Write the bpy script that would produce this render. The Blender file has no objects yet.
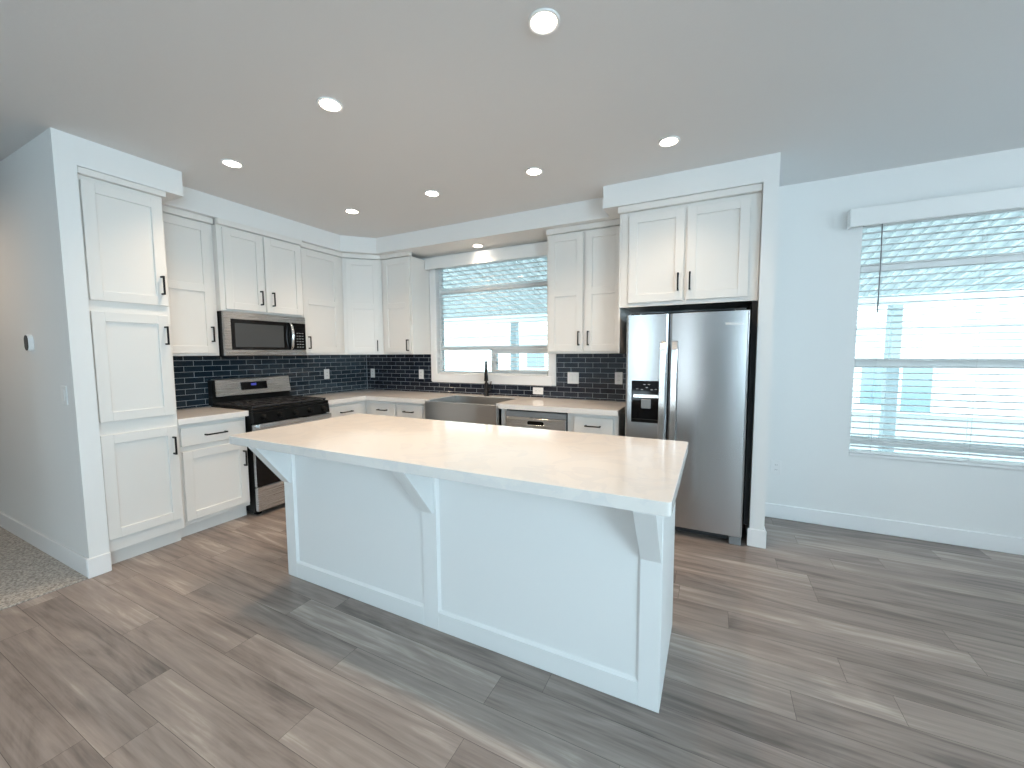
import bpy, bmesh, math, random
from mathutils import Vector, Matrix
random.seed(7)
scene = bpy.context.scene
COL = scene.collection

# ------------------------------------------------------------------ camera
def make_camera():
    yaw, pitch, roll = map(math.radians, (-26.664, -4.403, -0.32))
    fw = Vector((math.sin(yaw)*math.cos(pitch), math.cos(yaw)*math.cos(pitch), math.sin(pitch)))
    rt = Vector((math.cos(yaw), -math.sin(yaw), 0)); up = rt.cross(fw)
    rt2 = rt*math.cos(roll)+up*math.sin(roll); up2 = -rt*math.sin(roll)+up*math.cos(roll)
    cd = bpy.data.cameras.new('camera'); cam = bpy.data.objects.new('camera', cd); COL.objects.link(cam)
    M = Matrix((rt2, up2, -fw)).transposed().to_4x4(); M.translation = Vector((4.099, -3.876, 1.379))
    cam.matrix_world = M
    cd.sensor_width = 36; cd.lens = 399.8*36/1024; cd.clip_start = .05; cd.clip_end = 200
    scene.camera = cam
make_camera()

# ------------------------------------------------------------------ world, large lights, exposure
w = bpy.data.worlds.new('sky'); scene.world = w; w.use_nodes = True
bg = w.node_tree.nodes['Background']; bg.inputs[0].default_value = (.80, .93, 1.0, 1); bg.inputs[1].default_value = 6.5
def area(name, loc, rot, sx, sy, power, col):
    l = bpy.data.lights.new(name, 'AREA'); l.shape = 'RECTANGLE'; l.size = sx; l.size_y = sy; l.energy = power; l.color = col
    o = bpy.data.objects.new(name, l); COL.objects.link(o); o.location = loc; o.rotation_euler = rot; return o
DAY = (.56, .84, 1.0)
# daylight from out of view; the rear and right-front sources are added
area('added_light_rear_side', (4.95, -8.35, 1.55), (math.radians(90), 0, 0), .5, 1.3, 10, DAY)  # added lamp at an unseen opening, reflected on the fridge's right side
area('added_light_rear', (2.45, -8.35, 1.55), (math.radians(90), 0, 0), .6, 1.3, 12, DAY)  # added lamp at an unseen opening, for a light streak on the left fridge door
area('daylight_right_window', (7.85, -6.1, 1.75), (math.radians(90), 0, math.radians(90)), 3.0, 1.2, 185, DAY)
area('added_light_right_front', (7.85, -1.7, 1.9), (math.radians(90), 0, math.radians(90)), 1.7, 1.0, 9, DAY)  # added lamp, out of view, to brighten the wall right of the fridge
scene.view_settings.view_transform = 'Standard'; scene.view_settings.look = 'None'
scene.view_settings.exposure = 0.0; scene.view_settings.gamma = 1; scene.view_settings.use_curve_mapping = False
cy = scene.cycles
cy.use_denoising = True; cy.max_bounces = 10; cy.diffuse_bounces = 6; cy.glossy_bounces = 5; cy.transmission_bounces = 6
cy.transparent_max_bounces = 12; cy.caustics_reflective = False; cy.caustics_refractive = False; cy.sample_clamp_indirect = 6

# ------------------------------------------------------------------ helpers
class MB:
    """collects shapes; build() links them as ONE mesh object"""
    def __init__(s, M=None): s.bm = bmesh.new(); s.M = M or Matrix.Identity(4)
    def box(s, x0, x1, y0, y1, z0, z1, bev=0.0, seg=1):
        b = bmesh.new(); bmesh.ops.create_cube(b, size=1)
        for v in b.verts:
            v.co = Vector(((x0+x1)/2+v.co.x*(x1-x0), (y0+y1)/2+v.co.y*(y1-y0), (z0+z1)/2+v.co.z*(z1-z0)))
        if bev: bmesh.ops.bevel(b, geom=list(b.edges), offset=bev, segments=seg, affect='EDGES', profile=.6)
        return s.add(b)
    def add(s, b):
        me = bpy.data.meshes.new('t'); b.to_mesh(me); b.free(); me.transform(s.M); s.bm.from_mesh(me); bpy.data.meshes.remove(me); return s
    def prism(s, pts, ax, a0, a1, bev=0.0):
        b = bmesh.new()
        def P(p, a):
            return {'x': (a, p[0], p[1]), 'y': (p[0], a, p[1]), 'z': (p[0], p[1], a)}[ax]
        v0 = [b.verts.new(P(p, a0)) for p in pts]; v1 = [b.verts.new(P(p, a1)) for p in pts]
        b.faces.new(v0); b.faces.new(v1[::-1]); n = len(pts)
        for i in range(n): b.faces.new((v0[i], v1[i], v1[(i+1) % n], v0[(i+1) % n]))
        bmesh.ops.recalc_face_normals(b, faces=b.faces)
        if bev: bmesh.ops.bevel(b, geom=list(b.edges), offset=bev, segments=1, affect='EDGES')
        return s.add(b)
    def tube(s, pts, r, n=12, flat=None):
        b = bmesh.new(); rings = []; pts = [Vector(p) for p in pts]; rr = r if isinstance(r, (list, tuple)) else [r]*len(pts)
        for i, p in enumerate(pts):
            t = (pts[min(i+1, len(pts)-1)]-pts[max(i-1, 0)]).normalized()
            a = Vector((1, 0, 0)) if abs(t.x) < .9 else Vector((0, 1, 0))
            u = t.cross(a).normalized(); v = t.cross(u).normalized()
            rings.append([b.verts.new(p+(u*math.cos(k*2*math.pi/n)+v*math.sin(k*2*math.pi/n))*rr[i]) for k in range(n)])
        for i in range(len(rings)-1):
            for k in range(n): b.faces.new((rings[i][k], rings[i][(k+1) % n], rings[i+1][(k+1) % n], rings[i+1][k]))
        b.faces.new(rings[0][::-1]); b.faces.new(rings[-1])
        bmesh.ops.recalc_face_normals(b, faces=b.faces)
        for f in b.faces: f.smooth = len(f.verts) == 4
        return s.add(b)
    def lathe(s, prof, c, n=32, axis='z'):
        b = bmesh.new(); rings = []
        for r, h in prof:
            ring = []
            for k in range(n):
                a = k*2*math.pi/n; x, y = r*math.cos(a), r*math.sin(a)
                p = {'z': (x, y, h), 'y': (x, h, y), 'x': (h, x, y)}[axis]
                ring.append(b.verts.new(Vector(c)+Vector(p)))
            rings.append(ring)
        for i in range(len(rings)-1):
            for k in range(n):
                f = b.faces.new((rings[i][k], rings[i][(k+1) % n], rings[i+1][(k+1) % n], rings[i+1][k])); f.smooth = True
        b.faces.new(rings[0]); b.faces.new(rings[-1])
        bmesh.ops.recalc_face_normals(b, faces=b.faces)
        return s.add(b)
    def build(s, name, mat, parent=None, label=None):
        me = bpy.data.meshes.new(name)
        if parent is not None:
            r = parent
            while r.parent: r = r.parent
            s.bm.transform(Matrix.Translation(-r.location))
        s.bm.to_mesh(me); s.bm.free(); me.materials.append(mat)
        o = bpy.data.objects.new(name, me); COL.objects.link(o)
        if parent is not None: o.parent = parent
        if label: o['label'] = label
        return o

def thing(name, label, cat, loc, group=None):
    o = bpy.data.objects.new(name, None); COL.objects.link(o); o.location = loc; o.empty_display_size = .1
    o['label'] = label; o['category'] = cat
    if group: o['group'] = group
    return o
def tag(o, label, cat, group=None):
    o['label'] = label; o['category'] = cat
    if group: o['group'] = group
    return o
def struct(o): o['kind'] = 'structure'; return o
def copy_tree(o, parent=None):
    c = o.copy(); COL.objects.link(c); c.parent = parent
    for ch in o.children: copy_tree(ch, c)
    return c
def frame(o, u, n):
    """local x = along the cabinet run, local y = depth INTO the wall (so -y faces the room), z up"""
    u = Vector(u).normalized(); n = Vector(n).normalized()
    M = Matrix((u, -n, Vector((0, 0, 1)))).transposed().to_4x4(); M.translation = Vector(o); return M

# ------------------------------------------------------------------ materials
def mat(name, base, rough=.5, metal=0.0, spec=.5, aniso=0.0, coat=0.0, emis=None, estr=0.0):
    m = bpy.data.materials.new(name); m.use_nodes = True; p = m.node_tree.nodes['Principled BSDF']
    p.inputs['Base Color'].default_value = (*base, 1); p.inputs['Roughness'].default_value = rough
    p.inputs['Metallic'].default_value = metal; p.inputs['Specular IOR Level'].default_value = spec
    p.inputs['Anisotropic'].default_value = aniso; p.inputs['Coat Weight'].default_value = coat
    if emis: p.inputs['Emission Color'].default_value = (*emis, 1); p.inputs['Emission Strength'].default_value = estr
    return m
def nd(m, t, **k):
    n = m.node_tree.nodes.new(t)
    for a, b in k.items(): setattr(n, a, b)
    return n
def P(m): return m.node_tree.nodes['Principled BSDF']
def lk(m, a, b): m.node_tree.links.new(a, b)
def noise_bump(m, scale, strength, dist=.002, vec=(1, 1, 1), detail=3):
    tc = nd(m, 'ShaderNodeTexCoord'); mp = nd(m, 'ShaderNodeMapping'); mp.inputs['Scale'].default_value = vec
    n = nd(m, 'ShaderNodeTexNoise'); n.inputs['Scale'].default_value = scale; n.inputs['Detail'].default_value = detail
    b = nd(m, 'ShaderNodeBump'); b.inputs['Strength'].default_value = strength; b.inputs['Distance'].default_value = dist
    lk(m, tc.outputs['Object'], mp.inputs['Vector']); lk(m, mp.outputs[0], n.inputs['Vector']); lk(m, n.outputs[0], b.inputs['Height']); lk(m, b.outputs[0], P(m).inputs['Normal'])
    return n

WALL = mat('wall_paint', (.79, .80, .80), .75); noise_bump(WALL, 60, .12)
HALLW = WALL
CEIL = mat('ceiling_paint', (.73, .735, .74), .9); noise_bump(CEIL, 45, .25, .003)
TRIM = mat('trim_paint', (.82, .83, .84), .4); noise_bump(TRIM, 20, .03)
CAB = mat('cabinet_lacquer', (.76, .75, .73), .38); noise_bump(CAB, 14, .03)
ISL = mat('island_lacquer', (.80, .81, .81), .42); noise_bump(ISL, 14, .03)
BLACK = mat('matt_black_metal', (.008, .008, .009), .38, spec=.3)
BGLOSS = mat('black_glass', (.005, .005, .006), .06, spec=.3)
BENAM = mat('black_enamel', (.006, .006, .006), .3, spec=.15)
IRON = mat('cast_iron', (.02, .02, .022), .55); noise_bump(IRON, 120, .2)
DARK = mat('dark_grey_shell', (.035, .037, .04), .5)
PLASTIC = mat('white_plastic', (.82, .82, .82), .35)
GREYP = mat('grey_plastic', (.25, .26, .27), .4)
CHROME = mat('polished_steel', (.80, .81, .82), .16, 1.0)
VINYL = mat('window_vinyl', (.78, .80, .80), .45)
BLIND = mat('blind_slat', (.80, .81, .81), .5)
CORD = mat('blind_cord', (.6, .6, .6), .7)
DISPLAY = mat('blue_display', (.01, .01, .05), .2, emis=(.12, .15, .9), estr=.4)
LENS = mat('downlight_lens', (.9, .85, .8), .4, emis=(1.0, .84, .68), estr=22)
NAVY_LETTER = mat('badge_silver', (.95, .95, .95), .4)
ICON = mat('panel_print', (.55, .58, .6), .4)
RED = mat('red_mark', (.6, .03, .02), .4)

def steel(name, base, rough, vec):
    m = mat(name, base, rough, 1.0, aniso=.85); P(m).inputs['Anisotropic Rotation'].default_value = .25
    tg = nd(m, 'ShaderNodeTangent', direction_type='RADIAL', axis='Z'); lk(m, tg.outputs[0], P(m).inputs['Tangent'])
    n = noise_bump(m, 3, .003, .001, vec, 4)
    r = nd(m, 'ShaderNodeMapRange'); r.inputs[3].default_value = rough-.01; r.inputs[4].default_value = rough+.02
    lk(m, n.outputs[0], r.inputs[0]); lk(m, r.outputs[0], P(m).inputs['Roughness'])
    return m
STEEL = steel('brushed_steel', (.60, .61, .62), .27, (1, 1, 120))
FSTEEL = steel('fridge_steel', (.49, .495, .505), .22, (1, 1, 90))
SINKST = steel('sink_steel', (.50, .49, .48), .30, (1, 1, 60))

# quartz worktops: off-white with faint veins
QUARTZ = mat('white_quartz', (.82, .79, .76), .10, spec=.5)
tc = nd(QUARTZ, 'ShaderNodeTexCoord'); n1 = nd(QUARTZ, 'ShaderNodeTexNoise'); n1.inputs['Scale'].default_value = 3.5; n1.inputs['Detail'].default_value = 8; n1.inputs['Distortion'].default_value = 1.6
cr = nd(QUARTZ, 'ShaderNodeValToRGB'); e = cr.color_ramp.elements
e[0].position = .30; e[0].color = (.80, .765, .735, 1); e[1].position = .62; e[1].color = (.80, .77, .74, 1)
k = cr.color_ramp.elements.new(.47); k.color = (.755, .735, .72, 1); k = cr.color_ramp.elements.new(.50); k.color = (.80, .77, .74, 1)
lk(QUARTZ, tc.outputs['Object'], n1.inputs['Vector']); lk(QUARTZ, n1.outputs[0], cr.inputs[0]); lk(QUARTZ, cr.outputs[0], P(QUARTZ).inputs['Base Color'])

# navy glazed brick tiles; U runs along the wall, V is height
def tile_mat(name, along_y, c1, c2):
    m = mat(name, (.02, .03, .05), .12, spec=.5)
    tc = nd(m, 'ShaderNodeTexCoord'); sx = nd(m, 'ShaderNodeSeparateXYZ'); cx = nd(m, 'ShaderNodeCombineXYZ')
    lk(m, tc.outputs['Object'], sx.inputs[0]); lk(m, sx.outputs[1 if along_y else 0], cx.inputs[0])
    mm = nd(m, 'ShaderNodeMath', operation='SUBTRACT'); mm.inputs[1].default_value = .9135-.0497*40; lk(m, sx.outputs[2], mm.inputs[0]); lk(m, mm.outputs[0], cx.inputs[1])
    add = nd(m, 'ShaderNodeVectorMath', operation='ADD'); add.inputs[1].default_value = (10.02 if along_y else 10.0, 0, 0); lk(m, cx.outputs[0], add.inputs[0])
    b = nd(m, 'ShaderNodeTexBrick'); lk(m, add.outputs[0], b.inputs['Vector'])
    b.offset = .5; b.squash = 1; b.inputs['Scale'].default_value = 1; b.inputs['Brick Width'].default_value = .149; b.inputs['Row Height'].default_value = .0497
    b.inputs['Mortar Size'].default_value = .0016; b.inputs['Mortar Smooth'].default_value = .1; b.inputs['Bias'].default_value = -.1
    b.inputs['Color1'].default_value = c1; b.inputs['Color2'].default_value = c2; b.inputs['Mortar'].default_value = (.42, .46, .50, 1)
    lk(m, b.outputs['Color'], P(m).inputs['Base Color'])
    mr = nd(m, 'ShaderNodeMapRange'); mr.inputs[3].default_value = .04; mr.inputs[4].default_value = .8; lk(m, b.outputs['Fac'], mr.inputs[0]); lk(m, mr.outputs[0], P(m).inputs['Roughness'])
    inv = nd(m, 'ShaderNodeMath', operation='SUBTRACT'); inv.inputs[0].default_value = 1; lk(m, b.outputs['Fac'], inv.inputs[1])
    nz = nd(m, 'ShaderNodeTexNoise'); nz.inputs['Scale'].default_value = 26; nz.inputs['Detail'].default_value = 1; lk(m, tc.outputs['Object'], nz.inputs['Vector'])
    b1 = nd(m, 'ShaderNodeBump'); b1.inputs['Strength'].default_value = .7; b1.inputs['Distance'].default_value = .0022; lk(m, nz.outputs[0], b1.inputs['Height'])
    b2 = nd(m, 'ShaderNodeBump'); b2.inputs['Strength'].default_value = .7; b2.inputs['Distance'].default_value = .002; lk(m, inv.outputs[0], b2.inputs['Height']); lk(m, b1.outputs[0], b2.inputs['Normal'])
    lk(m, b2.outputs[0], P(m).inputs['Normal'])
    return m
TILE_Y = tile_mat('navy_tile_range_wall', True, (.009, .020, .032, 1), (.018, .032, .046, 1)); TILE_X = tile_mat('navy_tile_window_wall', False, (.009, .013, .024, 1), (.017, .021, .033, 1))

# plank floor: per-plank tone and per-plank grain offset come from mesh attributes
FLOOR = mat('grey_oak_plank', (.3, .27, .25), .36)
def floor_nodes(m):
    at = nd(m, 'ShaderNodeAttribute', attribute_name='plank'); sp = nd(m, 'ShaderNodeSeparateXYZ'); lk(m, at.outputs['Vector'], sp.inputs[0])
    tc = nd(m, 'ShaderNodeTexCoord')
    off = nd(m, 'ShaderNodeVectorMath', operation='SCALE'); off.inputs[3].default_value = 40; lk(m, at.outputs['Vector'], off.inputs[0])
    ad = nd(m, 'ShaderNodeVectorMath', operation='ADD'); lk(m, tc.outputs['Object'], ad.inputs[0]); lk(m, off.outputs[0], ad.inputs[1])
    def nz(scale, vec, det, dis, rough=.55):
        mp = nd(m, 'ShaderNodeMapping'); mp.inputs['Scale'].default_value = vec; lk(m, ad.outputs[0], mp.inputs['Vector'])
        n = nd(m, 'ShaderNodeTexNoise'); n.inputs['Scale'].default_value = scale; n.inputs['Detail'].default_value = det; n.inputs['Distortion'].default_value = dis; n.inputs['Roughness'].default_value = rough
        lk(m, mp.outputs[0], n.inputs['Vector']); return n
    big = nz(1.0, (.9, 6.5, 1), 6, 2.2); fine = nz(1.0, (2.2, 55, 1), 4, .6, .6)
    ramp = nd(m, 'ShaderNodeValToRGB'); e = ramp.color_ramp.elements  # planks
    e[0].position = .28; e[0].color = (0.116, 0.096, 0.086, 1); e[1].position = .74; e[1].color = (0.533, 0.469, 0.421, 1)
    k = ramp.color_ramp.elements.new(.45); k.color = (0.249, 0.206, 0.185, 1); k = ramp.color_ramp.elements.new(.58); k.color = (0.327, 0.275, 0.245, 1)
    mx = nd(m, 'ShaderNodeMix', data_type='FLOAT'); mx.inputs[0].default_value = .38; lk(m, big.outputs[0], mx.inputs[2]); lk(m, fine.outputs[0], mx.inputs[3])
    t = nd(m, 'ShaderNodeMath', operation='MULTIPLY_ADD'); lk(m, sp.outputs[2], t.inputs[0]); t.inputs[1].default_value = .20; t.inputs[2].default_value = -.10
    s = nd(m, 'ShaderNodeMath', operation='ADD'); lk(m, mx.outputs[0], s.inputs[0]); lk(m, t.outputs[0], s.inputs[1]); lk(m, s.outputs[0], ramp.inputs[0])
    lk(m, ramp.outputs[0], P(m).inputs['Base Color'])
    b = nd(m, 'ShaderNodeBump'); b.inputs['Strength'].default_value = .15; b.inputs['Distance'].default_value = .001; lk(m, fine.outputs[0], b.inputs['Height']); lk(m, b.outputs[0], P(m).inputs['Normal'])
floor_nodes(FLOOR)
SEAM = mat('plank_seam', (.09, .078, .07), .8)

CARPET = mat('carpet_pile', (.3, .28, .26), .95, spec=.1)
tc = nd(CARPET, 'ShaderNodeTexCoord'); n1 = nd(CARPET, 'ShaderNodeTexNoise'); n1.inputs['Scale'].default_value = 90; n1.inputs['Detail'].default_value = 8
cr = nd(CARPET, 'ShaderNodeValToRGB'); e = cr.color_ramp.elements; e[0].position = .35; e[0].color = (.27, .25, .23, 1); e[1].position = .65; e[1].color = (.60, .56, .51, 1)
lk(CARPET, tc.outputs['Object'], n1.inputs['Vector']); lk(CARPET, n1.outputs[0], cr.inputs[0]); lk(CARPET, cr.outputs[0], P(CARPET).inputs['Base Color'])
bb = nd(CARPET, 'ShaderNodeBump'); bb.inputs['Distance'].default_value = .01; lk(CARPET, n1.outputs[0], bb.inputs['Height']); lk(CARPET, bb.outputs[0], P(CARPET).inputs['Normal'])

GLASS = bpy.data.materials.new('window_glass'); GLASS.use_nodes = True
nt = GLASS.node_tree; nt.nodes.clear(); out = nt.nodes.new('ShaderNodeOutputMaterial'); tr = nt.nodes.new('ShaderNodeBsdfTransparent'); tr.inputs[0].default_value = (.90, .97, .97, 1)
gl = nt.nodes.new('ShaderNodeBsdfGlossy'); gl.inputs['Roughness'].default_value = .02; fr = nt.nodes.new('ShaderNodeFresnel'); fr.inputs[0].default_value = 1.45; mxs = nt.nodes.new('ShaderNodeMixShader')
nt.links.new(fr.outputs[0], mxs.inputs[0]); nt.links.new(tr.outputs[0], mxs.inputs[1]); nt.links.new(gl.outputs[0], mxs.inputs[2]); nt.links.new(mxs.outputs[0], out.inputs[0])

CONC = mat('patio_concrete', (.28, .30, .31), .85); noise_bump(CONC, 8, .2)
ALUM = mat('cover_aluminium', (.80, .82, .82), .5)
SIDING = mat('white_siding', (.85, .86, .86), .7)
ROOF = mat('pale_shingle', (.72, .73, .74), .9); noise_bump(ROOF, 20, .3)
POST = mat('post_paint', (.31, .36, .38), .5)
NWIN = mat('house_window_glass', (.22, .30, .34), .1)

# ================================================================== the room
H = 2.681; SZ = 2.511; XR = 7.5; YB = -8.0; XL = -3.2
def floor_mesh():
    pit = .1524; L = 1.22
    known = {-1: 5.12, 1: 4.51, 3: 4.66, 6: 4.21, 7: 4.64, 9: 4.42, 12: 3.33, 13: 1.42, 14: 2.12, 15: 1.526, 16: 2.0, 17: 1.05}
    me = bpy.data.meshes.new('floor'); V = []; F = []; A = []
    g = .0007
    k = math.floor(-.63/pit)-3
    rng = random.Random(3)
    k = -5
    while True:
        y1 = -.63-pit*k; y0 = y1-pit
        if y1 < YB: break
        x = known.get(k, rng.uniform(0, 1.2)) if k in known else rng.uniform(0, 1.2)
        while x > -0.0: x -= L
        if k < -1 and False: pass
        while x < XR:
            a, b = max(x, 0.0), min(x+L, XR)
            if k in range(15, 60): a = max(a, .68)
            if b > a and min(y1, 0) > max(y0, YB):
                i = len(V); ya, yb = max(y0, YB)+g, min(y1, 0)-g
                V += [(a+g, ya, 0), (b-g, ya, 0), (b-g, yb, 0), (a+g, yb, 0)]; F.append((i, i+1, i+2, i+3))
                A.append((rng.random(), rng.random(), rng.random()))
            x += L
        k += 1
    me.from_pydata(V, [], F); at = me.attributes.new('plank', 'FLOAT_VECTOR', 'FACE')
    for i, a in enumerate(A): at.data[i].vector = a
    me.materials.append(FLOOR)
    o = bpy.data.objects.new('floor', me); COL.objects.link(o); struct(o)
floor_mesh()
struct(MB().box(0, XR, YB, 0.12, -.12, -.0012).build('floor_underlay', SEAM))
struct(MB().box(XL, .676, YB, -2.90, -.0010, .007).build('floor_carpet', CARPET))
struct(MB().box(XL-.1, 0, YB, -2.82, -.12, -.0012).build('floor_hall_slab', CONC))
struct(MB().box(XL-.1, XR+.1, YB-.1, .12, H, H+.1).build('ceiling', CEIL))
# window wall with two openings
W1 = (1.16, 2.58, 1.14, 2.44); W2 = (5.06, 6.9, .60, 2.33)
m = MB()
m.box(-.12, W1[0], 0, .12, 0, H); m.box(W1[1], W2[0], 0, .12, 0, H); m.box(W2[1], XR, 0, .12, 0, H)
for W in (W1, W2): m.box(W[0], W[1], 0, .12, 0, W[2]); m.box(W[0], W[1], 0, .12, W[3], H)
struct(m.build('wall_back', WALL))
struct(MB().box(-.12, 0, -2.82, 0, 0, H).build('wall_left', WALL))
struct(MB().box(XL, .675, -2.919, -2.823, 0, H).build('wall_hall', WALL))
struct(MB().box(XL-.1, XL, YB, -2.82, 0, H).build('wall_far_left', WALL))
struct(MB().box(4.367, 4.456, -.65, 0, 0, H).build('wall_fridge_side', WALL))
m = MB(); m.box(XL-.1, 2.15, YB-.1, YB, 0, H); m.box(2.75, 3.38, YB-.1, YB, 0, H); m.box(3.66, 4.7, YB-.1, YB, 0, H); m.box(3.38, 3.66, YB-.1, YB, 0, .1); m.box(3.38, 3.66, YB-.1, YB, 2.1, H); m.box(5.2, XR, YB-.1, YB, 0, H)  # unseen wall; the narrow gap is added for a bright streak in the fridge
m.box(2.15, 2.75, YB-.1, YB, 0, .9); m.box(2.15, 2.75, YB-.1, YB, 2.2, H); m.box(4.7, 5.2, YB-.1, YB, 2.2, H); m.box(4.7, 5.2, YB-.1, YB, 0, .9)
struct(m.build('wall_rear', WALL))
struct(MB().box(.56, .676, YB, -4.35, 0, H).build('wall_hall_opposite', WALL))
m = MB(); m.box(XR, XR+.1, YB, -7.6, 0, H); m.box(XR, XR+.1, -4.6, -2.6, 0, H); m.box(XR, XR+.1, -.8, .12, 0, H); m.box(XR, XR+.1, -2.6, -.8, 0, 1.45); m.box(XR, XR+.1, -2.6, -.8, 2.4, H); m.box(XR, XR+.1, -7.6, -4.6, 0, 1.1); m.box(XR, XR+.1, -7.6, -4.6, 2.4, H)
struct(m.build('wall_right', WALL))
# soffits
m = MB(); m.box(0, .675, -2.824, -2.285, SZ, H); m.box(0, .40, -2.285, -.43, SZ, H)
m.prism([(.40, -.70), (.66, -.43), (.40, -.43)], 'z', SZ, H)
m.box(0, 3.29, -.43, 0, SZ, H); m.box(3.29, 4.368, -.65, 0, SZ, H)
struct(m.build('ceiling_soffit', WALL))
# baseboards
def bb(name, parts):
    m = MB()
    for p in parts: m.box(*p, .004)
    struct(m.build(name, TRIM))
bb('baseboard_back', [(4.456, XR, -.014, 0, 0, .118)])
bb('baseboard_hall', [(XL, .675, -2.933, -2.919, 0, .125), (.675, .689, -2.933, -2.823, 0, .125)])
bb('baseboard_fridge', [(4.353, 4.470, -.664, -.65, 0, .128), (4.456, 4.470, -.65, -.014, 0, .118)])
bb('baseboard_right', [(XR-.014, XR, YB, -.014, 0, .118)])

# ------------------------------------------------------------------ windows
def window(name, W, rails, slider=None, t=.03):
    x0, x1, z0, z1 = W
    y0, y1 = .055, .105
    f = MB()
    f.box(x0, x0+t, y0, y1, z0, z1, .003); f.box(x1-t, x1, y0, y1, z0, z1, .003); f.box(x0+t, x1-t, y0, y1, z0, z0+t, .003); f.box(x0+t, x1-t, y0, y1, z1-t, z1, .003)
    for z, h in rails: f.box(x0+t, x1-t, y0-.004, y1, z-h/2, z+h/2, .003)
    if slider:
        xs, zb, zt = slider
        f.box(xs-.028, xs+.028, y0-.008, y1, zb, zt, .003)
        f.box(xs+.028, x1-t, y0-.012, y1, zt-.045, zt, .003); f.box(xs+.028, x1-t, y0-.012, y1, zb, zb+.03, .003)
    o = struct(f.build(name, VINYL))
    g = MB().box(x0+t, x1-t, .082, .086, z0+t, z1-t).build('glass_pane', GLASS); g.parent = o
    return o
window('window_1', W1, [(2.10, .05), (1.44, .045)], (1.90, 1.165, 1.42))
window('window_2', W2, [(2.00, .06), (1.29, .07), (.69, .06)], t=.014)
m = MB()
m.box(1.075, W1[0], -.018, 0, 1.05, 2.47, .003); m.box(W1[1], 2.665, -.018, 0, 1.05, 2.47, .003)
m.box(1.11, 2.62, -.022, 0, 1.04, W1[2], .003); m.box(W1[0], W1[1], -.018, 0, W1[3], 2.47, .003)
struct(m.build('trim_1', TRIM))
m = MB(); m.box(W2[0]-.003, W2[1]+.003, -.012, .055, W2[2]-.02, W2[2]-.001, .003)
struct(m.build('trim_2', TRIM))
# openings out of view
m = MB()
for x in (4.7, 5.14): m.box(x, x+.06, YB-.08, YB-.02, .9, 2.2)
struct(m.build('added_window_5', VINYL))  # unseen opening, added to give the fridge steel something bright to reflect
m = MB(); m.box(3.72, 4.5, YB+.001, YB+.03, .01, 2.06, .004)
for a in (3.82, 4.18):
    for z0, z1 in ((.2, .9), (1.05, 1.9)): m.box(a, a+.24, YB+.03, YB+.038, z0, z1, .004)
struct(m.build('reflection_dark_slab', mat('reflection_slab_dark', (.10, .085, .075), .4)))  # unseen dark slab, added to reflect as a dark band in the fridge
m = MB()
for x in (2.15, 2.69): m.box(x, x+.06, YB-.08, YB-.02, .9, 2.2)
struct(m.build('added_window_3', VINYL))  # unseen narrow opening, added for the lighter streak on the left fridge door
m = MB()
for y in (-7.6, -6.13, -4.66): m.box(XR+.02, XR+.08, y, y+.06, 1.1, 2.4)
struct(m.build('window_4', VINYL))
m = MB()
for y in (-2.6, -1.73, -.86): m.box(XR+.02, XR+.08, y, y+.06, 1.45, 2.4)
struct(m.build('added_window_6', VINYL))  # unseen opening, added to let more light onto the right-hand wall

# ------------------------------------------------------------------ blinds
def blind(label, x0, x1, z0, z1, yc, vx0, vx1, vy, vz0, vz1, sp=.047, wand=None, tilt=0.0, ladders=3):
    t = thing('venetian_blind', label, 'blind', ((x0+x1)/2, yc, z0), 'white venetian blinds')
    v = MB(); v.box(vx0, vx1, vy-.012, vy, vz0, vz1, .003)
    v.box(vx0, vx0+.012, vy, -.002, vz0, vz1, .002)
    if vx1 > 3: v.box(vx1-.012, vx1, vy, -.002, vz0, vz1, .002)
    v.build('valance', BLIND, t)
    s = MB(); hw = .025; z = z0+.05
    c, sn = math.cos(tilt), math.sin(tilt)
    while z < z1-.01:
        prof = [(-hw, 0), (-hw*.4, .0028), (hw*.4, .0028), (hw, 0), (hw, -.0034), (hw*.4, -.0006), (-hw*.4, -.0006), (-hw, -.0034)]
        s.prism([(yc+a*c-b*sn, z+a*sn+b*c) for a, b in prof], 'x', x0, x1); z += sp
    sl = s.build('slats', BLIND, t)
    MB().box(x0, x1, yc-.026, yc+.026, z0, z0+.016, .003).build('bottom_rail', BLIND, t)
    MB().box(x0, x1, yc-.027, yc+.027, z1+.002, z1+.038, .002).build('headrail', BLIND, t)
    for i in range(ladders):
        x = x0+.12+(x1-x0-.24)*i/(ladders-1); lc = MB()
        for y in (yc-.027, yc+.027): lc.tube([(x, y, z0+.01), (x, y, z1)], .0008, 4)
        lc.build('ladder_cord', CORD, t)
    if wand:
        x, za, zb = wand; MB().tube([(x, yc-.045, za), (x+.004, yc-.047, (za+zb)/2), (x+.002, yc-.05, zb)], .0042, 8).build('tilt_wand', GREYP, t)
blind('white venetian blind with wide valance over the kitchen sink window', 1.175, 2.565, 1.142, 2.378, -.030+.055, 1.075, 2.68, -.085, 2.35, 2.475, tilt=.03)
blind('larger white venetian blind with tilt wand on the window right of the fridge', 5.064, 6.896, .603, 2.29, .026, 4.965, 6.99, -.07, 2.285, 2.415, wand=(5.165, 2.30, 1.66), ladders=4, tilt=.03)

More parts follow.
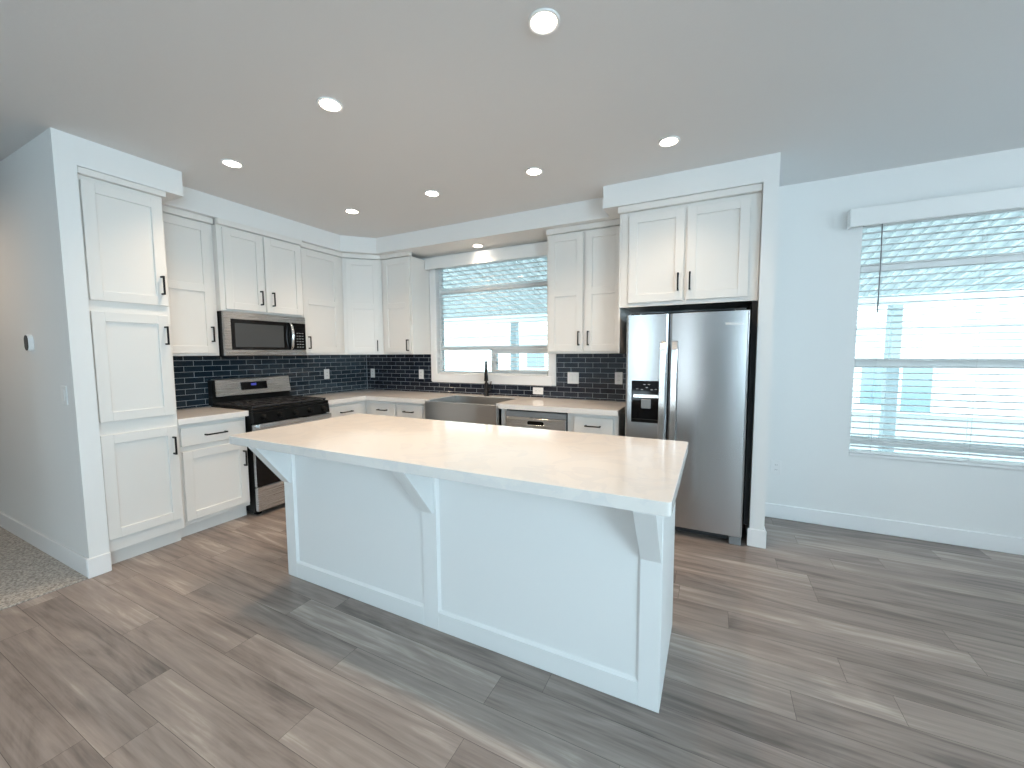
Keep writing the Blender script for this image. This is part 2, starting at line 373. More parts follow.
# ================================================================== cabinets
T = .02
def door_shape(m, u0, u1, z0, z1, yf, st=.062, mid=None, mb=.06):
    """shaker leaf; yf = front face (local y, negative = into the room)"""
    yb = yf+T; b = .0018
    m.box(u0, u0+st, yf, yb, z0, z1, b); m.box(u1-st, u1, yf, yb, z0, z1, b)
    m.box(u0+st-.001, u1-st+.001, yf, yb, z0, z0+st, b); m.box(u0+st-.001, u1-st+.001, yf, yb, z1-st, z1, b)
    m.box(u0+st-.002, u1-st+.002, yf+.012, yb-.001, z0+st-.002, z1-st+.002)
    if mid: m.box(u0+st-.001, u1-st+.001, yf, yb, mid, mid+mb, b)
    return m
def pull(M, u, z, yf, L=.128, horiz=False):
    m = MB(M); w = .0055; s = .030; d = L/2
    if horiz:
        m.box(u-d, u+d, yf-s-.008, yf-s, z-w, z+w, .001)
        for a in (u-d, u+d-.011): m.box(a, a+.011, yf-s, yf, z-w, z+w)
    else:
        m.box(u-w, u+w, yf-s-.008, yf-s, z-d, z+d, .001)
        for a in (z-d, z+d-.011): m.box(u-w, u+w, yf-s, yf, a, a+.011)
    return m
def door(M, root, u0, u1, z0, z1, yf, hu=None, hz=None, mid=None, name='door', mt=None, st=.062):
    d = door_shape(MB(M), u0, u1, z0, z1, yf, st, mid).build(name, mt or CAB, root)
    if hu is not None: pull(M, hu, hz, yf).build('handle', BLACK, d)
    return d
def drawer(M, root, u0, u1, z0, z1, yf, L=.15):
    m = MB(M); m.box(u0, u1, yf, yf+T, z0, z1, .003)
    d = m.build('drawer', CAB, root); pull(M, (u0+u1)/2, (z0+z1)/2, yf, L, True).build('handle', BLACK, d); return d

# frames: range wall (u = world y), window wall (u = world x)
ML = frame((0, 0, 0), (0, 1, 0), (1, 0, 0)); MW = frame((0, 0, 0), (1, 0, 0), (0, -1, 0))
# local y = -distance from the wall
def crown(M, root, segs):
    m = MB(M)
    for s in segs: m.box(*s, .004)
    m.build('crown_moulding', CAB, root)

# ---- pantry
t = thing('pantry_cabinet', 'tall white pantry cabinet with three stacked doors beside the hall wall', 'cabinet', (.33, -2.61, 0))
m = MB(ML); m.box(-2.822, -2.401, -.645, -.003, .105, 2.47, .002); m.build('body', CAB, t)
m = MB(ML); m.box(-2.822, -2.403, -.585, -.01, 0, .105); m.build('toe_kick', CAB, t)
door(ML, t, -2.810, -2.412, 1.722, 2.44, -.665, -2.445, 1.86)
door(ML, t, -2.812, -2.418, .955, 1.655, -.665, -2.443, 1.515)
door(ML, t, -2.818, -2.412, .19, .872, -.665, -2.443, .735)
crown(ML, t, [(-2.822, -2.385, -.672, -.64, 2.4705, 2.51)])
# ---- wall cabinets, range wall
def wall_cab(label, M, loc, u0, u1, z0, z1, dep, doors, crownext=0, name='wall_cabinet'):
    t = thing(name, label, 'cabinet', loc, 'white wall cabinets')
    m = MB(M); m.box(u0, u1, -dep, -.003, z0, z1, .002); m.build('body', CAB, t)
    for d in doors: door(M, t, *d)
    if z1 < SZ-.02: crown(M, t, [(u0, u1, -dep-.030, -dep+.02, z1+.0005, SZ-.001)])
    return t
UZ = 1.372; UT = 2.462; D0, D1 = 1.392, 2.45
wall_cab('tall white wall cabinet between the pantry and the microwave', ML, (.165, -2.165, UZ), -2.400, -1.932, UZ, UT, .325, [(-2.38, -1.965, D0, D1, -.347, -1.992, 1.55, 1.895)])
wall_cab('short white wall cabinet with two doors mounted above the microwave', ML, (.19, -1.548, 1.752), -1.930, -1.166, 1.752, UT, .38, [(-1.893, -1.560, 1.768, D1, -.40, -1.60, 1.89), (-1.545, -1.180, 1.768, D1, -.40, -1.49, 1.89)])
wall_cab('tall white wall cabinet just right of the microwave', ML, (.165, -.9, UZ), -1.164, -.622, UZ, UT, .325, [(-1.140, -.690, D0, D1, -.347, -1.095, 1.50, 1.895)])
# ---- diagonal corner wall cabinet
t = thing('corner_wall_cabinet', 'diagonal white wall cabinet filling the room corner', 'cabinet', (.2, -.2, UZ), 'white wall cabinets')
m = MB(); m.prism([(.003, -.620), (.325, -.620), (.625, -.325), (.625, -.003), (.003, -.003)], 'z', UZ, UT, .002); m.build('body', CAB, t)
dl = math.hypot(.3, .295); MD = frame((.325, -.620, 0), (.3, .295, 0), (.295, -.3, 0))
door(MD, t, .035, dl-.035, D0, D1, -.021, dl-.065, 1.475, 1.895)
m = MB(MD); m.box(-.005, dl+.005, -.030, .02, UT+.0005, SZ-.001, .003); m.build('crown_moulding', CAB, t)
# ---- wall cabinets, window wall
wall_cab('narrow white wall cabinet directly left of the sink window', MW, (.85, -.165, UZ), .627, 1.068, UZ, UT, .325, [(.665, 1.052, D0, D1, -.347, 1.022, 1.475, 1.895)])
wall_cab('tall white wall cabinet with two doors between sink window and fridge', MW, (3.05, -.165, UZ), 2.69, 3.405, UZ, UT, .325, [(2.712, 3.040, D0, D1, -.347, 3.008, 1.51, 1.895), (3.062, 3.388, D0, D1, -.347, 3.095, 1.51, 1.895)])
# ---- cabinet over the fridge
t = thing('fridge_cabinet', 'deep white two-door cabinet mounted above the fridge', 'cabinet', (3.9, -.3, 1.745), 'white wall cabinets')
m = MB(MW); m.box(3.425, 4.364, -.60, -.003, 1.745, 2.462, .002); m.build('body', CAB, t)
door(MW, t, 3.488, 3.886, 1.765, 2.432, -.622, 3.850, 1.90); door(MW, t, 3.905, 4.300, 1.765, 2.432, -.622, 3.930, 1.90)
crown(MW, t, [(3.40, 4.364, -.632, -.58, 2.4625, SZ-.001)])
MB(MW).box(3.412, 3.424, -.60, -.003, 1.373, 2.462, .001).build('side_panel', CAB, t)
MB(MW).box(3.41, 4.364, -.61, -.58, 1.734, 1.7445, .002).build('bottom_lip', CAB, t)

# ---- base cabinets
def base_cab(label, M, loc, u0, u1, dep=.60):
    t = thing('base_cabinet', label, 'cabinet', loc, 'white base cabinets')
    MB(M).box(u0, u1, -dep, -.003, .10, .868, .002).build('body', CAB, t)
    MB(M).box(u0, u1, -dep+.06, -.01, 0, .10).build('toe_kick', CAB, t)
    return t
t = base_cab('white base cabinet with drawer and door between pantry and range', ML, (.3, -2.15, 0), -2.400, -1.908)
drawer(ML, t, -2.375, -1.925, .700, .838, -.622); door(ML, t, -2.372, -1.918, .135, .662, -.622, -1.948, .52)
t = base_cab('white base cabinet between the range and the room corner', ML, (.3, -.87, 0), -1.150, -.003)
drawer(ML, t, -1.105, -.690, .700, .838, -.622); door(ML, t, -1.105, -.690, .135, .662, -.622, -.72, .52)
t = base_cab('white base cabinet with two drawers left of the steel sink', MW, (1.05, -.3, 0), .604, 1.498)
for a, b, h in ((.705, 1.052, 1.02), (1.078, 1.418, 1.11)):
    drawer(MW, t, a, b, .700, .838, -.622, .13); door(MW, t, a, b, .135, .662, -.622, h, .52)
t = base_cab('white base cabinet right of the dishwasher next to the fridge', MW, (3.2, -.3, 0), 2.990, 3.428)
drawer(MW, t, 3.055, 3.385, .700, .838, -.622, .13); door(MW, t, 3.055, 3.385, .135, .662, -.622, 3.09, .52)
t = thing('sink_cabinet', 'white sink base cabinet under the steel apron sink', 'cabinet', (1.92, -.3, 0), 'white base cabinets')
m = MB(MW); m.box(1.500, 2.392, -.60, -.003, .10, .64, .002); m.box(1.500, 1.506, -.60, -.003, .64, .868); m.box(2.34, 2.392, -.60, -.003, .64, .868, .001)
m.build('body', CAB, t); MB(MW).box(1.5, 2.392, -.54, -.01, 0, .10).build('toe_kick', CAB, t)
door(MW, t, 1.52, 1.925, .135, .62, -.622, 1.89, .52); door(MW, t, 1.935, 2.33, .135, .62, -.622, 1.97, .52)

# ---- worktops
o = MB(ML).box(-2.399, -1.904, -.648, -.013, .869, .914, .002).build('worktop', QUARTZ)
tag(o, 'short white quartz worktop between the pantry and the range', 'worktop')
m = MB(); SX0, SX1, SY0, SY1 = 1.53, 2.31, -.60, -.17
m.prism([(.013, -.013), (.013, -1.152), (.648, -1.152), (.648, -.648), (1.503, -.648), (1.503, -.645), (SX0, -.645), (SX0, SY1), (SX1, SY1), (SX1, -.645), (2.335, -.645), (2.335, -.648), (3.430, -.648), (3.430, -.013)], 'z', .869, .914)
tag(m.build('worktop', QUARTZ), 'long L-shaped white quartz worktop running through the corner to the fridge', 'worktop')

# ---- tile backsplash
t = thing('tile_backsplash', 'glossy navy brick tile backsplash behind range and sink', 'backsplash', (.01, -.01, .914))
MB(ML).box(-2.400, -.0105, -.0105, -.0005, .9145, UZ-.001).build('range_wall_tiles', TILE_Y, t)
m = MB(MW); m.box(.0005, 1.074, -.0105, -.0005, .9145, UZ-.001); m.box(1.074, 2.666, -.0105, -.0005, .9145, 1.039); m.box(2.666, 3.41, -.0105, -.0005, .9145, UZ-.001)
m.box(3.41, 3.49, -.0105, -.0005, .9145, UZ-.001)
m.build('window_wall_tiles', TILE_X, t)
MB().tube([(.0125, -.0125, .9145), (.0125, -.0125, UZ-.002)], .003, 6).build('corner_grout', mat('pale_grout', (.4, .45, .5), .8), t)

# ================================================================== island
t = thing('kitchen_island', 'white panelled kitchen island base standing in the middle of the floor', 'island', (2.85, -2.07, 0))
ix0, ix1, iy0, iy1, it = 1.752, 3.954, -2.35, -1.79, .866
MB().box(ix0+.02, ix1-.02, iy0+.014, iy1, .0, it-.001).build('body', ISL, t)
m = MB(); yf, yb = iy0, iy0+.014; b = .0015
m.box(ix0, ix0+.085, yf, yb, 0, it-.001, b); m.box(2.825, 2.915, yf, yb, 0, it-.001, b); m.box(ix1-.08, ix1, yf, yb, 0, it-.001, b)
for a, c in ((ix0+.085, 2.825), (2.915, ix1-.08)):
    m.box(a, c, yf, yb, 0, .095, b); m.box(a, c, yf, yb, .80, it-.001, b)
    # small bead round each field
    m.prism([(a, yf+.004), (a+.010, yb), (a, yb)], 'z', .095, .80); m.prism([(c, yf+.004), (c-.010, yb), (c, yb)], 'z', .095, .80); m.prism([(yf+.004, .095), (yb, .105), (yb, .095)], 'x', a+.001, c-.001)
m.build('front_panelling', ISL, t)
for xa in (ix1-.02, ix0): MB().box(xa, xa+.02, iy0+.014, iy1, 0, it-.001, b).build('end_panel', ISL, t)
def corbel(x0, x1):
    c = MB(); prof = [(iy0, it-.002), (iy0-.20, it-.002), (iy0-.20, it-.012), (iy0-.012, .602), (iy0, .600)]
    c.prism(prof, 'x', x0, x1, .0015); c.build('corbel', ISL, t)
for a in (ix0, 2.825, ix1-.078): corbel(a, a+.075)
# working side doors
MI = frame((0, iy1, 0), (-1, 0, 0), (0, 1, 0))
for i in range(4):
    u0 = -(ix1-.03)+i*.5375; door(MI, t, u0, u0+.52, .13, .85, -.0205, u0+.49, .72, mt=ISL)
def rounded(x0, x1, y0, y1, r, n=6):
    P_ = []
    for cx_, cy_, a0 in ((x1-r, y0+r, -90), (x1-r, y1-r, 0), (x0+r, y1-r, 90), (x0+r, y0+r, 180)):
        for k in range(n+1):
            a = math.radians(a0+90*k/n); P_.append((cx_+r*math.cos(a), cy_+r*math.sin(a)))
    return P_
o = MB().prism(rounded(1.612, 3.998, -2.578, -1.629, .015, 4), 'z', .867, .914, .0015).build('worktop', QUARTZ)
tag(o, 'large white quartz worktop overhanging the island base', 'worktop')

# ================================================================== refrigerator
t = thing('refrigerator', 'stainless steel side-by-side refrigerator with water dispenser in its alcove', 'refrigerator', (3.907, -.35, 0))
fx0, fx1, fy = 3.498, 4.317, -.718
MB().box(fx0+.006, fx1-.006, fy+.075, -.04, .035, 1.650, .004).build('body', DARK, t)
sp = 3.806
def rdoor(x0, x1, name, hx, hl):
    m = MB(); pr = [(x0, fy+.068), (x0, fy+.012), (x0+.006, fy+.004), (x0+.016, fy), (x1-.016, fy), (x1-.006, fy+.004), (x1, fy+.012), (x1, fy+.068)]
    m.prism(pr, 'z', .072, 1.662, .0015)
    d = m.build(name, FSTEEL, t)
    h = MB(); out_ = [(fy-.001, .335), (fy-.030, .345), (fy-.050, .40), (fy-.060, .60), (fy-.064, .90), (fy-.060, 1.20), (fy-.050, 1.40), (fy-.030, 1.455), (fy-.001, 1.465)]
    inn = [(fy-.001, 1.435), (fy-.020, 1.425), (fy-.034, 1.38), (fy-.044, 1.20), (fy-.048, .90), (fy-.044, .60), (fy-.034, .42), (fy-.020, .375), (fy-.001, .365)]
    h.prism(out_+inn, 'x', hx-.021, hx+.021, .003)
    h.build('handle', CHROME, d)
    return d
ld = rdoor(fx0, sp-.003, 'left_door', sp-.036, 0); rd = rdoor(sp+.003, fx1, 'right_door', sp+.042, 0)
# dispenser in the left door
m = MB(); m.box(3.545, 3.758, fy-.006, fy+.001, .845, 1.165, .004)
dp = m.build('dispenser', BGLOSS, t)
m = MB(); m.box(3.56, 3.744, fy-.016, fy-.006, 1.035, 1.062, .003); m.build('dispenser_trim', CHROME, dp)
m = MB(); m.box(3.62, 3.69, fy-.022, fy-.006, .955, 1.025, .004); m.build('paddle', GREYP, dp)
m = MB(); m.box(3.556, 3.748, fy-.02, fy-.006, .855, .872, .002); m.build('drip_tray', BENAM, dp)
m = MB()
for i, (dx, dz) in enumerate(((.02, 0), (.055, -.004), (.09, .012), (.125, -.004), (.155, 0), (.072, .035), (.105, .035))): MB().box(3.56+dx, 3.56+dx+.016, fy-.0068, fy-.006, 1.10+dz, 1.104+dz).build('icon', ICON, dp)
# brand lettering, small raised capitals
def text_part(s, size, loc, rot, mt, parent, name, ext=.0006, align='CENTER'):
    cu = bpy.data.curves.new(name, 'FONT'); cu.body = s; cu.size = size; cu.extrude = ext; cu.align_x = align; cu.align_y = 'CENTER'; cu.offset = .0004
    o = bpy.data.objects.new(name, cu); COL.objects.link(o); dg = bpy.context.evaluated_depsgraph_get()
    me = bpy.data.meshes.new_from_object(o.evaluated_get(dg)); bpy.data.objects.remove(o)
    r = parent
    while r.parent: r = r.parent
    me.transform(Matrix.Translation(Vector(loc)-r.location) @ Matrix.Rotation(rot[2], 4, 'Z') @ Matrix.Rotation(rot[0], 4, 'X'))
    me.materials.clear(); me.materials.append(mt)
    q = bpy.data.objects.new(name, me); COL.objects.link(q); q.parent = parent; return q
text_part('Whirlpool', .026, (4.222, fy-.001, 1.573), (math.pi/2, 0, 0), NAVY_LETTER, rd, 'badge')
m = MB(); m.box(fx0+.01, fx1-.08, fy+.055, fy+.09, .022, .066, .002)
for i in range(4): m.box(fx0+.02, fx1-.09, fy+.050, fy+.056, .026+i*.01, .031+i*.01)
m.build('base_grille', DARK, t)
for x in (fx0+.01, fx1-.078): MB().box(x, x+.075, fy+.03, fy+.10, .001, .068, .003).build('foot_cover', GREYP, t)
for x in (fx0+.03, fx1-.09): MB().box(x, x+.06, fy+.02, fy+.07, 1.6635, 1.680, .003).build('hinge_cap', DARK, t)
# black boards that paint in the shade of the gaps round the fridge
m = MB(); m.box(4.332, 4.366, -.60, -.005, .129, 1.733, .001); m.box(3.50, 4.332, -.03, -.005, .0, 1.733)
struct(m.build('alcove_shade', mat('alcove_painted_shade', (.02, .02, .022), .8)))

# ================================================================== microwave
t = thing('microwave_oven', 'stainless over-the-range microwave oven under the short wall cabinet', 'microwave', (.2, -1.545, 1.368))
u0, u1, mf = -1.926, -1.168, -.405
MB(ML).box(u0+.002, u1-.002, mf+.03, -.012, 1.368, 1.750, .003).build('body', BENAM, t)
ud = u1-.135
m = MB(ML); zz0, zz1 = 1.372, 1.748
m.box(u0, ud-.001, mf, mf+.029, zz1-.062, zz1, .002); m.box(u0, ud-.001, mf, mf+.029, zz0, zz0+.052, .002)
m.box(u0, u0+.055, mf, mf+.029, zz0+.052, zz1-.062, .001); m.box(u0+.055, ud-.001, mf+.006, mf+.029, zz0+.05, zz1-.06)
d = m.build('door', STEEL, t)
MB(ML).box(u0+.053, ud-.001, mf-.001, mf+.008, zz0+.050, zz1-.060, .001).build('door_glass', BGLOSS, d)
MB(ML).box(u0+.085, ud-.10, mf-.0016, mf-.0008, zz0+.075, zz1-.095).build('window_mesh', mat('microwave_screen', (.06, .063, .065), .25), d)
m = MB(ML); m.tube([(ud-.03, mf, zz0+.055), (ud-.03, mf-.028, zz0+.09), (ud-.03, mf-.042, (zz0+zz1)/2), (ud-.03, mf-.028, zz1-.10), (ud-.03, mf, zz1-.065)], [.011, .013, .014, .013, .011], 12); m.build('handle', CHROME, d)
m = MB(ML); m.box(ud, u1, mf, mf+.029, zz1-.062, zz1, .002); m.box(ud, u1, mf, mf+.029, zz0, zz0+.052, .002); m.box(ud, u1, mf+.020, mf+.029, zz0+.05, zz1-.06); cp = m.build('control_frame', STEEL, t)
MB(ML).box(ud+.001, u1-.001, mf+.001, mf+.0195, zz0+.0525, zz1-.0625, .001).build('control_panel', BGLOSS, cp)
m = MB(ML)
for r in range(6):
    for c in range(3): MB(ML).box(ud+.035+c*.028, ud+.050+c*.028, mf+.0003, mf+.001, 1.45+r*.027, 1.454+r*.027).build('button', ICON, cp)
m = MB(ML); m.box(u0+.02, u1-.02, -.36, -.05, 1.3645, 1.3675); m.build('vent_underside', DARK, t)

# ================================================================== range
t = thing('gas_range', 'freestanding stainless and black gas range under the microwave', 'range', (.35, -1.52, 0))
u0, u1 = -1.897, -1.158
MB(ML).box(u0, u1, -.655, -.025, .03, .895, .003).build('body', BENAM, t)
for a in (u0+.03, u1-.07):
    for b_ in (-.62, -.12): MB(ML).box(a, a+.04, b_, b_+.04, .001, .03).build('foot', BENAM, t)
m = MB(ML); m.box(u0-.001, u1+.001, -.685, -.07, .895, .925, .004); ct = m.build('cooktop', BENAM, t)
# sloped control panel with knobs
m = MB(ML); m.prism([(-.655, .800), (-.700, .806), (-.690, .894), (-.655, .894)], 'x', u0, u1, .002); kp = m.build('control_panel', BENAM, t)
for i in range(5):
    u = u0+.085+i*.146; c = (u, -.697, .850)
    MB(ML).lathe([(.001, -.034), (.017, -.034), (.019, -.028), (.020, -.006), (.026, 0), (.026, .006)], c, 20, 'y').build('knob', BENAM, kp)
# grates
def grate(a, b_):
    g = MB(ML); z0, z1 = .936, .948; w = .008
    for y in (-.66, -.37, -.10): g.box(a, b_, y-w, y+w, z0, z1, .002)
    for x in (a+w, (a+b_)/2, b_-w): g.box(x-w, x+w, -.66, -.10, z0, z1, .002)
    for y in (-.515, -.235):
        g.box(a, b_, y-w*.7, y+w*.7, z0, z1, .002)
        for x in (a+(b_-a)*.3, a+(b_-a)*.7): g.box(x-w*.6, x+w*.6, y-.1, y+.1, z0, z1, .002)
    for x in (a+w, b_-w):
        for y in (-.65, -.11): g.box(x-w, x+w, y-w, y+w, .9252, z0)
    g.build('grate', IRON, t)
L3 = (u1-u0-.03)/3
for i in range(3): grate(u0+.012+i*(L3+.003), u0+.012+i*(L3+.003)+L3)
for u, y in ((u0+.14, -.52), (u0+.14, -.23), (u1-.14, -.52), (u1-.14, -.23), ((u0+u1)/2, -.375)):
    MB(ML).lathe([(.045, .9252), (.045, .931), (.034, .935), (.001, .935)], (u, y, 0), 20).build('burner', IRON, t)
# oven door
m = MB(ML); m.box(u0+.002, u1-.002, -.690, -.657, .255, .792, .004); od = m.build('oven_door', STEEL, t)
MB(ML).box(u0+.004, u1-.004, -.694, -.688, .258, .735, .002).build('oven_glass', BGLOSS, od)
m = MB(ML); m.box(u0+.018, u1-.018, -.748, -.728, .762, .800, .006, 2)
for u in (u0+.03, u1-.055): m.box(u, u+.025, -.73, -.688, .766, .79, .002)
m.build('handle', CHROME, od)
m = MB(ML); m.box(u0+.002, u1-.002, -.690, -.657, .045, .248, .005); m.build('storage_drawer', STEEL, t)
# backguard
m = MB(ML); m.prism([(-.105, .9255), (-.030, .9255), (-.030, 1.0), (-.095, 1.0)], 'x', u0+.004, u1-.004); m.build('backguard_base', BENAM, t)
m = MB(ML); m.prism([(-.115, 1.0005), (-.032, 1.0005), (-.032, 1.158), (-.085, 1.158), (-.092, 1.150)], 'x', u0+.030, u1-.002, .002); bg_ = m.build('backguard', STEEL, t)
MB(ML).box(u0+.004, u0+.0295, -.100, -.030, 1.0005, 1.150, .002).build('backguard_end', BENAM, t)
ts = (1.10-1.0005)/(1.150-1.0005)
m = MB(ML); uc = (u0+u1)/2
m.prism([(-.1125, 1.045), (-.1065, 1.045), (-.0965, 1.118), (-.1000, 1.118)], 'x', uc-.125, uc+.125); m.build('control_display', BGLOSS, bg_)
m = MB(ML); m.prism([(-.1063, 1.083), (-.1050, 1.083), (-.1030, 1.104), (-.1042, 1.104)], 'x', uc-.03, uc+.02); m.build('clock_digits', DISPLAY, bg_)

# ================================================================== dishwasher
t = thing('dishwasher', 'stainless dishwasher with pocket handle right of the sink', 'dishwasher', (2.69, -.3, 0))
u0, u1 = 2.397, 2.986
MB(MW).box(u0, u1, -.60, -.02, .10, .866, .002).build('body', DARK, t)
m = MB(MW); m.box(u0+.004, u1-.004, -.628, -.601, .80, .852, .003); m.build('control_strip', GREYP, t)
m = MB(MW); m.box(u0+.004, u1-.004, -.630, -.601, .115, .797, .004); dd = m.build('door', STEEL, t)
m = MB(MW)
pp = rounded(2.62, 2.78, .735, .772, .017, 5); m.prism(pp, 'y', -.6315, -.629); m.build('pocket_handle', BENAM, dd)
m = MB(MW); m.box(2.62, 2.78, -.634, -.630, .732, .738, .001); m.build('handle_lip', CHROME, dd)
MB(MW).box(u0, u1, -.56, -.02, 0.001, .10).build('toe_kick', DARK, t)

# ================================================================== sink and faucet
t = thing('apron_sink', 'stainless steel farmhouse apron sink under the window', 'sink', (1.92, -.4, .65))
sx0, sx1 = 1.508, 2.334
m = MB(); m.box(sx0, sx1, -.685, -.6505, .665, .900, .004, 2); m.box(sx0+.004, sx1-.004, -.6505, -.632, .665, .866)
m.build('apron', SINKST, t)
m = MB(); wz0, wz1 = .655, .867
m.box(SX0+.001, SX0+.007, -.63, SY1-.001, wz0, .909); m.box(SX1-.007, SX1-.001, -.63, SY1-.001, wz0, .909); m.box(SX0+.007, SX1-.007, SY1-.007, SY1-.001, wz0, .909)
m.box(SX0+.001, SX1-.001, -.6505, -.63, wz0, .898); m.box(SX0+.001, SX1-.001, -.63, SY1-.001, wz0-.006, wz0)
m.build('basin', SINKST, t)
m = MB(); m.lathe([(.045, wz0), (.045, wz0+.003), (.03, wz0+.0015), (.001, wz0+.0015)], (1.92, -.35, 0), 24); m.build('drain', CHROME, t)
t = thing('kitchen_faucet', 'matt black pull-down faucet behind the sink', 'faucet', (1.885, -.095, .914))
fx, fyy = 1.885, -.095
m = MB(); m.lathe([(.030, .9142), (.030, .922), (.024, .926), (.024, 1.04), (.020, 1.05), (.018, 1.06)], (fx, fyy, 0), 24); m.build('body', BLACK, t)
pts = [(fx, fyy, 1.05), (fx, fyy, 1.20)]
for k in range(9):
    a = math.pi*k/8; pts.append((fx+.5*(.06-.06*math.cos(a)), fyy-.866*(.06-.06*math.cos(a)), 1.20+.085*math.sin(a)))
m = MB(); m.tube(pts, .0125, 12); m.build('spout', BLACK, t)
m = MB(); m.tube([(fx+.06, fyy-.104, 1.205), (fx+.061, fyy-.106, 1.15), (fx+.062, fyy-.108, 1.085)], [.015, .019, .023], 14); m.build('spray_head', BLACK, t)
m = MB(); m.tube([(fx+.02, fyy, .985), (fx+.055, fyy, .985)], .016, 12); m.tube([(fx+.048, fyy, .99), (fx+.06, fyy-.01, 1.04), (fx+.07, fyy-.015, 1.075)], [.007, .006, .005], 8); m.build('lever', BLACK, t)

# ================================================================== outlets, switches, thermostat
def outlet(M, u, z, label, kind='duplex', wide=.072, high=.116, dep=.0105, group='white outlet plates on the backsplash'):
    c = M @ Vector((u, -dep, z)); t = thing('power_outlet' if kind != 'switch' else 'light_switch', label, 'outlet' if kind != 'switch' else 'switch', c, group)
    MB(M).box(u-wide/2, u+wide/2, -dep-.006, -dep-.0002, z-high/2, z+high/2, .002).build('cover_plate', PLASTIC, t)
    if kind == 'switch':
        MB(M).box(u-.017, u+.017, -dep-.009, -dep-.006, z-.034, z+.034, .002).build('rocker', PLASTIC, t)
    elif kind == 'wide':
        for s in (-.024, .024): MB(M).box(u+s-.017, u+s+.017, -dep-.009, -dep-.006, z-.034, z+.034, .002).build('socket' if s < 0 else 'rocker', PLASTIC, t)
    else:
        hz = wide > high
        for s in (-.02, .02):
            uu, zc = (u+s, z) if hz else (u, z+s)
            sk = MB(M).box(uu-.015, uu+.015, -dep-.008, -dep-.006, zc-.015, zc+.015, .002).build('socket', PLASTIC, t)
            q = MB(M)
            for a in (-.006, .006): q.box(uu+a-.001, uu+a+.001, -dep-.0085, -dep-.0078, zc-.004, zc+.006)
            q.build('slots', DARK, sk)
outlet(ML, -.63, 1.145, 'white outlet plate on navy tile right of the range')
outlet(MW, .117, 1.13, 'white outlet plate on navy tile just right of the room corner')
outlet(MW, .92, 1.13, 'white outlet plate on navy tile close to the sink window left edge')
outlet(MW, 2.465, .983, 'small horizontal white outlet plate low under the sink window', wide=.116, high=.072)
outlet(MW, 2.848, 1.128, 'wide double white plate on navy tile right of the sink window', 'wide', .118)
outlet(MW, 3.30, 1.135, 'white outlet plate on navy tile next to the fridge', 'duplex')
outlet(MW, 4.591, .428, 'white outlet plate low on the wall right of the fridge column', dep=0.0, group=None)
MH = frame((0, -2.919, 0), (1, 0, 0), (0, -1, 0))
outlet(MH, .53, 1.136, 'white rocker light switch on the hall wall beside the pantry', 'switch', .085, dep=0.0, group=None)
t = thing('thermostat', 'small rounded white thermostat with dark face on the hall wall', 'thermostat', (0.03, -2.925, 1.47))
def pill(m, cx_, cz, rw, hh, y0, y1):
    pp = []
    for k in range(25):
        a = math.pi*k/24; pp.append((cx_+rw*math.cos(a), cz+hh-rw+rw*math.sin(a)))
    for k in range(25):
        a = math.pi+math.pi*k/24; pp.append((cx_+rw*math.cos(a), cz-hh+rw+rw*math.sin(a)))
    m.prism(pp, 'y', y0, y1)
m = MB(); pill(m, .048, 1.465, .037, .055, -2.943, -2.9195); m.build('housing', PLASTIC, t)
m = MB(); pill(m, .048, 1.465, .032, .050, -2.946, -2.9432); m.build('dark_face', mat('thermostat_face', (.035, .032, .03), .25), t)

# ================================================================== recessed ceiling lights
def downlight(x, y, z, label, power, proto=None):
    if proto is None:
        t = thing('recessed_downlight', label, 'ceiling light', (x, y, z), 'recessed ceiling downlights')
        m = MB(); m.lathe([(.064, -.001), (.064, -.006), (.060, -.009), (.050, -.006), (.050, -.001)], (x, y, z), 40); m.build('trim_ring', PLASTIC, t)
        m = MB(); m.lathe([(.0495, -.0015), (.0495, -.0045), (.001, -.0052)], (x, y, z), 32); m.build('lens', LENS, t)
        l = bpy.data.lights.new('lamp', 'SPOT'); l.energy = power; l.color = (1.0, .75, .52); l.spot_size = math.radians(125); l.spot_blend = 1.0; l.shadow_soft_size = .05
        lo = bpy.data.objects.new('lamp', l); COL.objects.link(lo); lo.parent = t; lo.location = (0, 0, -.03)
        return t
    t = copy_tree(proto); t.location = (x, y, z); t['label'] = label; return t
LP = 45
p0 = downlight(3.465, -2.316, H, 'recessed warm downlight closest to the camera, topmost in the ceiling', LP)
for x, y, z, lb in ((2.273, -2.338, H, 'middle recessed downlight of the nearer row of three'),
                    (1.131, -2.197, H, 'recessed downlight in the ceiling just in front of the pantry'),
                    (1.114, -1.166, H, 'leftmost recessed downlight of the farther row of four'),
                    (2.017, -1.160, H, 'second from left recessed downlight of the farther row'),
                    (2.911, -1.140, H, 'third from left recessed downlight of the farther row'),
                    (3.816, -1.132, H, 'recessed downlight in the ceiling in front of the fridge'),
                    (1.853, -.185, SZ, 'recessed downlight set in the soffit over the sink window')):
    t = downlight(x, y, z, lb, LP, p0)
    if z == SZ or x > 3.5:
        for ch in t.children:
            if ch.type == 'LIGHT': ch.data = ch.data.copy(); ch.data.energy = LP*(.45 if z == SZ else .7)
t = downlight(-.55, -3.8, H, 'recessed downlight in the carpeted hall behind the pantry wall', 29, p0)
for ch in t.children:
    if ch.type == 'LIGHT': ch.data = ch.data.copy(); ch.data.energy = 42; ch.data.spot_size = math.radians(172)

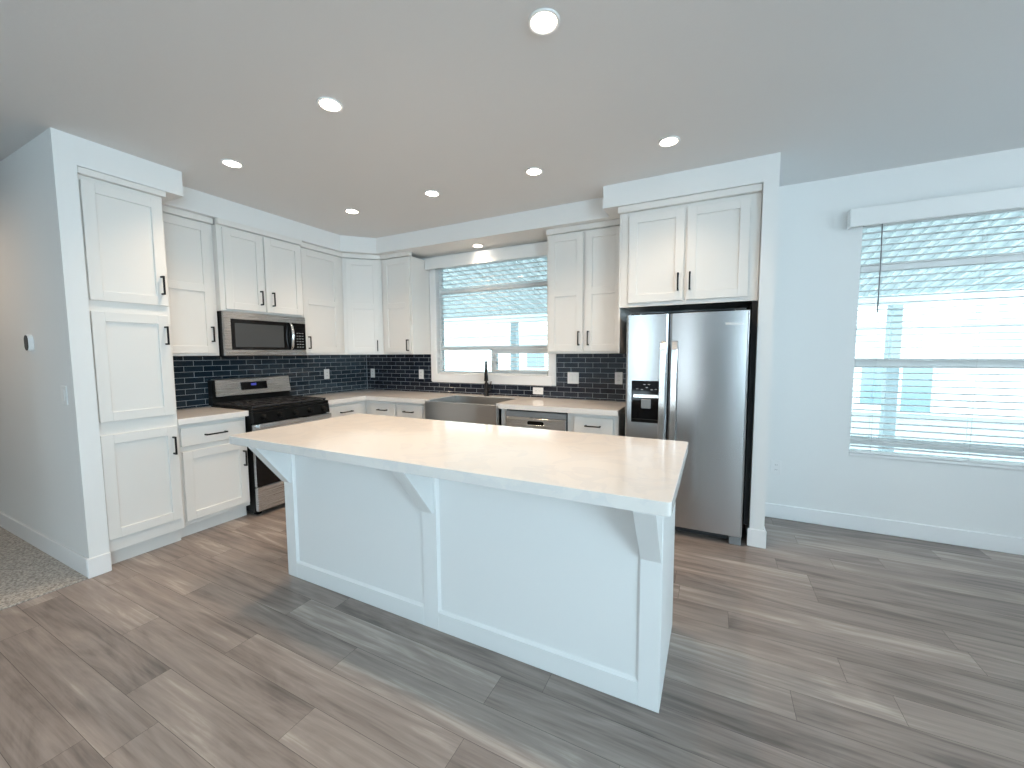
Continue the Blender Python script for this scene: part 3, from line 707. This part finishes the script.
# ================================================================== outside
struct(MB().box(-14, 22, .12, 13, -.62, -.5).build('ground', CONC))
t = thing('patio_cover', 'white aluminium patio cover with ribbed roof pans outside both windows', 'patio cover', (3, 2.2, -.5))
def zc(y): return 2.93-(y-.15)*.172
cx0, cx1, ye = -3.0, 7.9, 4.2
m = MB(); m.prism([(.15, zc(.15)), (ye, zc(ye)), (ye, zc(ye)+.02), (.15, zc(.15)+.02)], 'x', cx0, cx1)
x = cx0+.02; i = 0
while x < cx1-.05:
    h = .06 if i % 2 else .03
    m.prism([(.15, zc(.15)-h), (ye+.03, zc(ye)-h), (ye+.03, zc(ye)), (.15, zc(.15))], 'x', x, x+(.035 if i % 2 else .02)); x += .125; i += 1
m.build('roof_pans', ALUM, t)
MB().box(cx0, cx1, ye-.35, ye-.27, zc(ye)-.19, zc(ye)-.045).build('beam', ALUM, t)
MB().box(cx0, cx1, ye+.03, ye+.10, zc(ye)-.07, zc(ye)+.05).build('gutter', ALUM, t)
MB().prism([(.15, zc(.15)-.09), (ye+.03, zc(ye)-.09), (ye+.03, zc(ye)+.03), (.15, zc(.15)+.03)], 'x', cx1, cx1+.05).build('side_fascia', POST, t)
for px in (-2.6, .27, 6.45): MB().box(px-.07, px+.07, ye-.38, ye-.24, -.5, zc(ye)-.19).build('post', POST, t)
t = thing('neighbouring_house', 'white single-storey house seen through the blinds', 'house', (4, 14.5, -.5))
m = MB()
for k in range(17): m.prism([(11.99, -.5+k*.16), (11.97, -.5+k*.16), (12.0, -.5+(k+1)*.16), (12.02, -.5+(k+1)*.16)], 'x', -10, 20)
m.box(-10, 20, 12.03, 17, -.5, 2.25); m.build('wall', SIDING, t)
m = MB(); m.prism([(11.5, 2.22), (14.5, 3.4), (17.5, 2.22), (17.5, 2.12), (11.5, 2.12)], 'x', -10.5, 20.5); m.build('roof', ROOF, t)
def hwin(x0, x1, z0, z1):
    m = MB(); m.box(x0-.08, x1+.08, 11.93, 12.0, z0-.08, z1+.08, .01); f = m.build('window', VINYL, t); MB().box(x0, x1, 11.915, 11.93, z0, z1).build('pane', NWIN, f)
hwin(8.2, 8.8, -.25, 1.0); hwin(9.15, 9.8, -.4, 1.05); hwin(-3.1, -2.3, .75, 1.4)
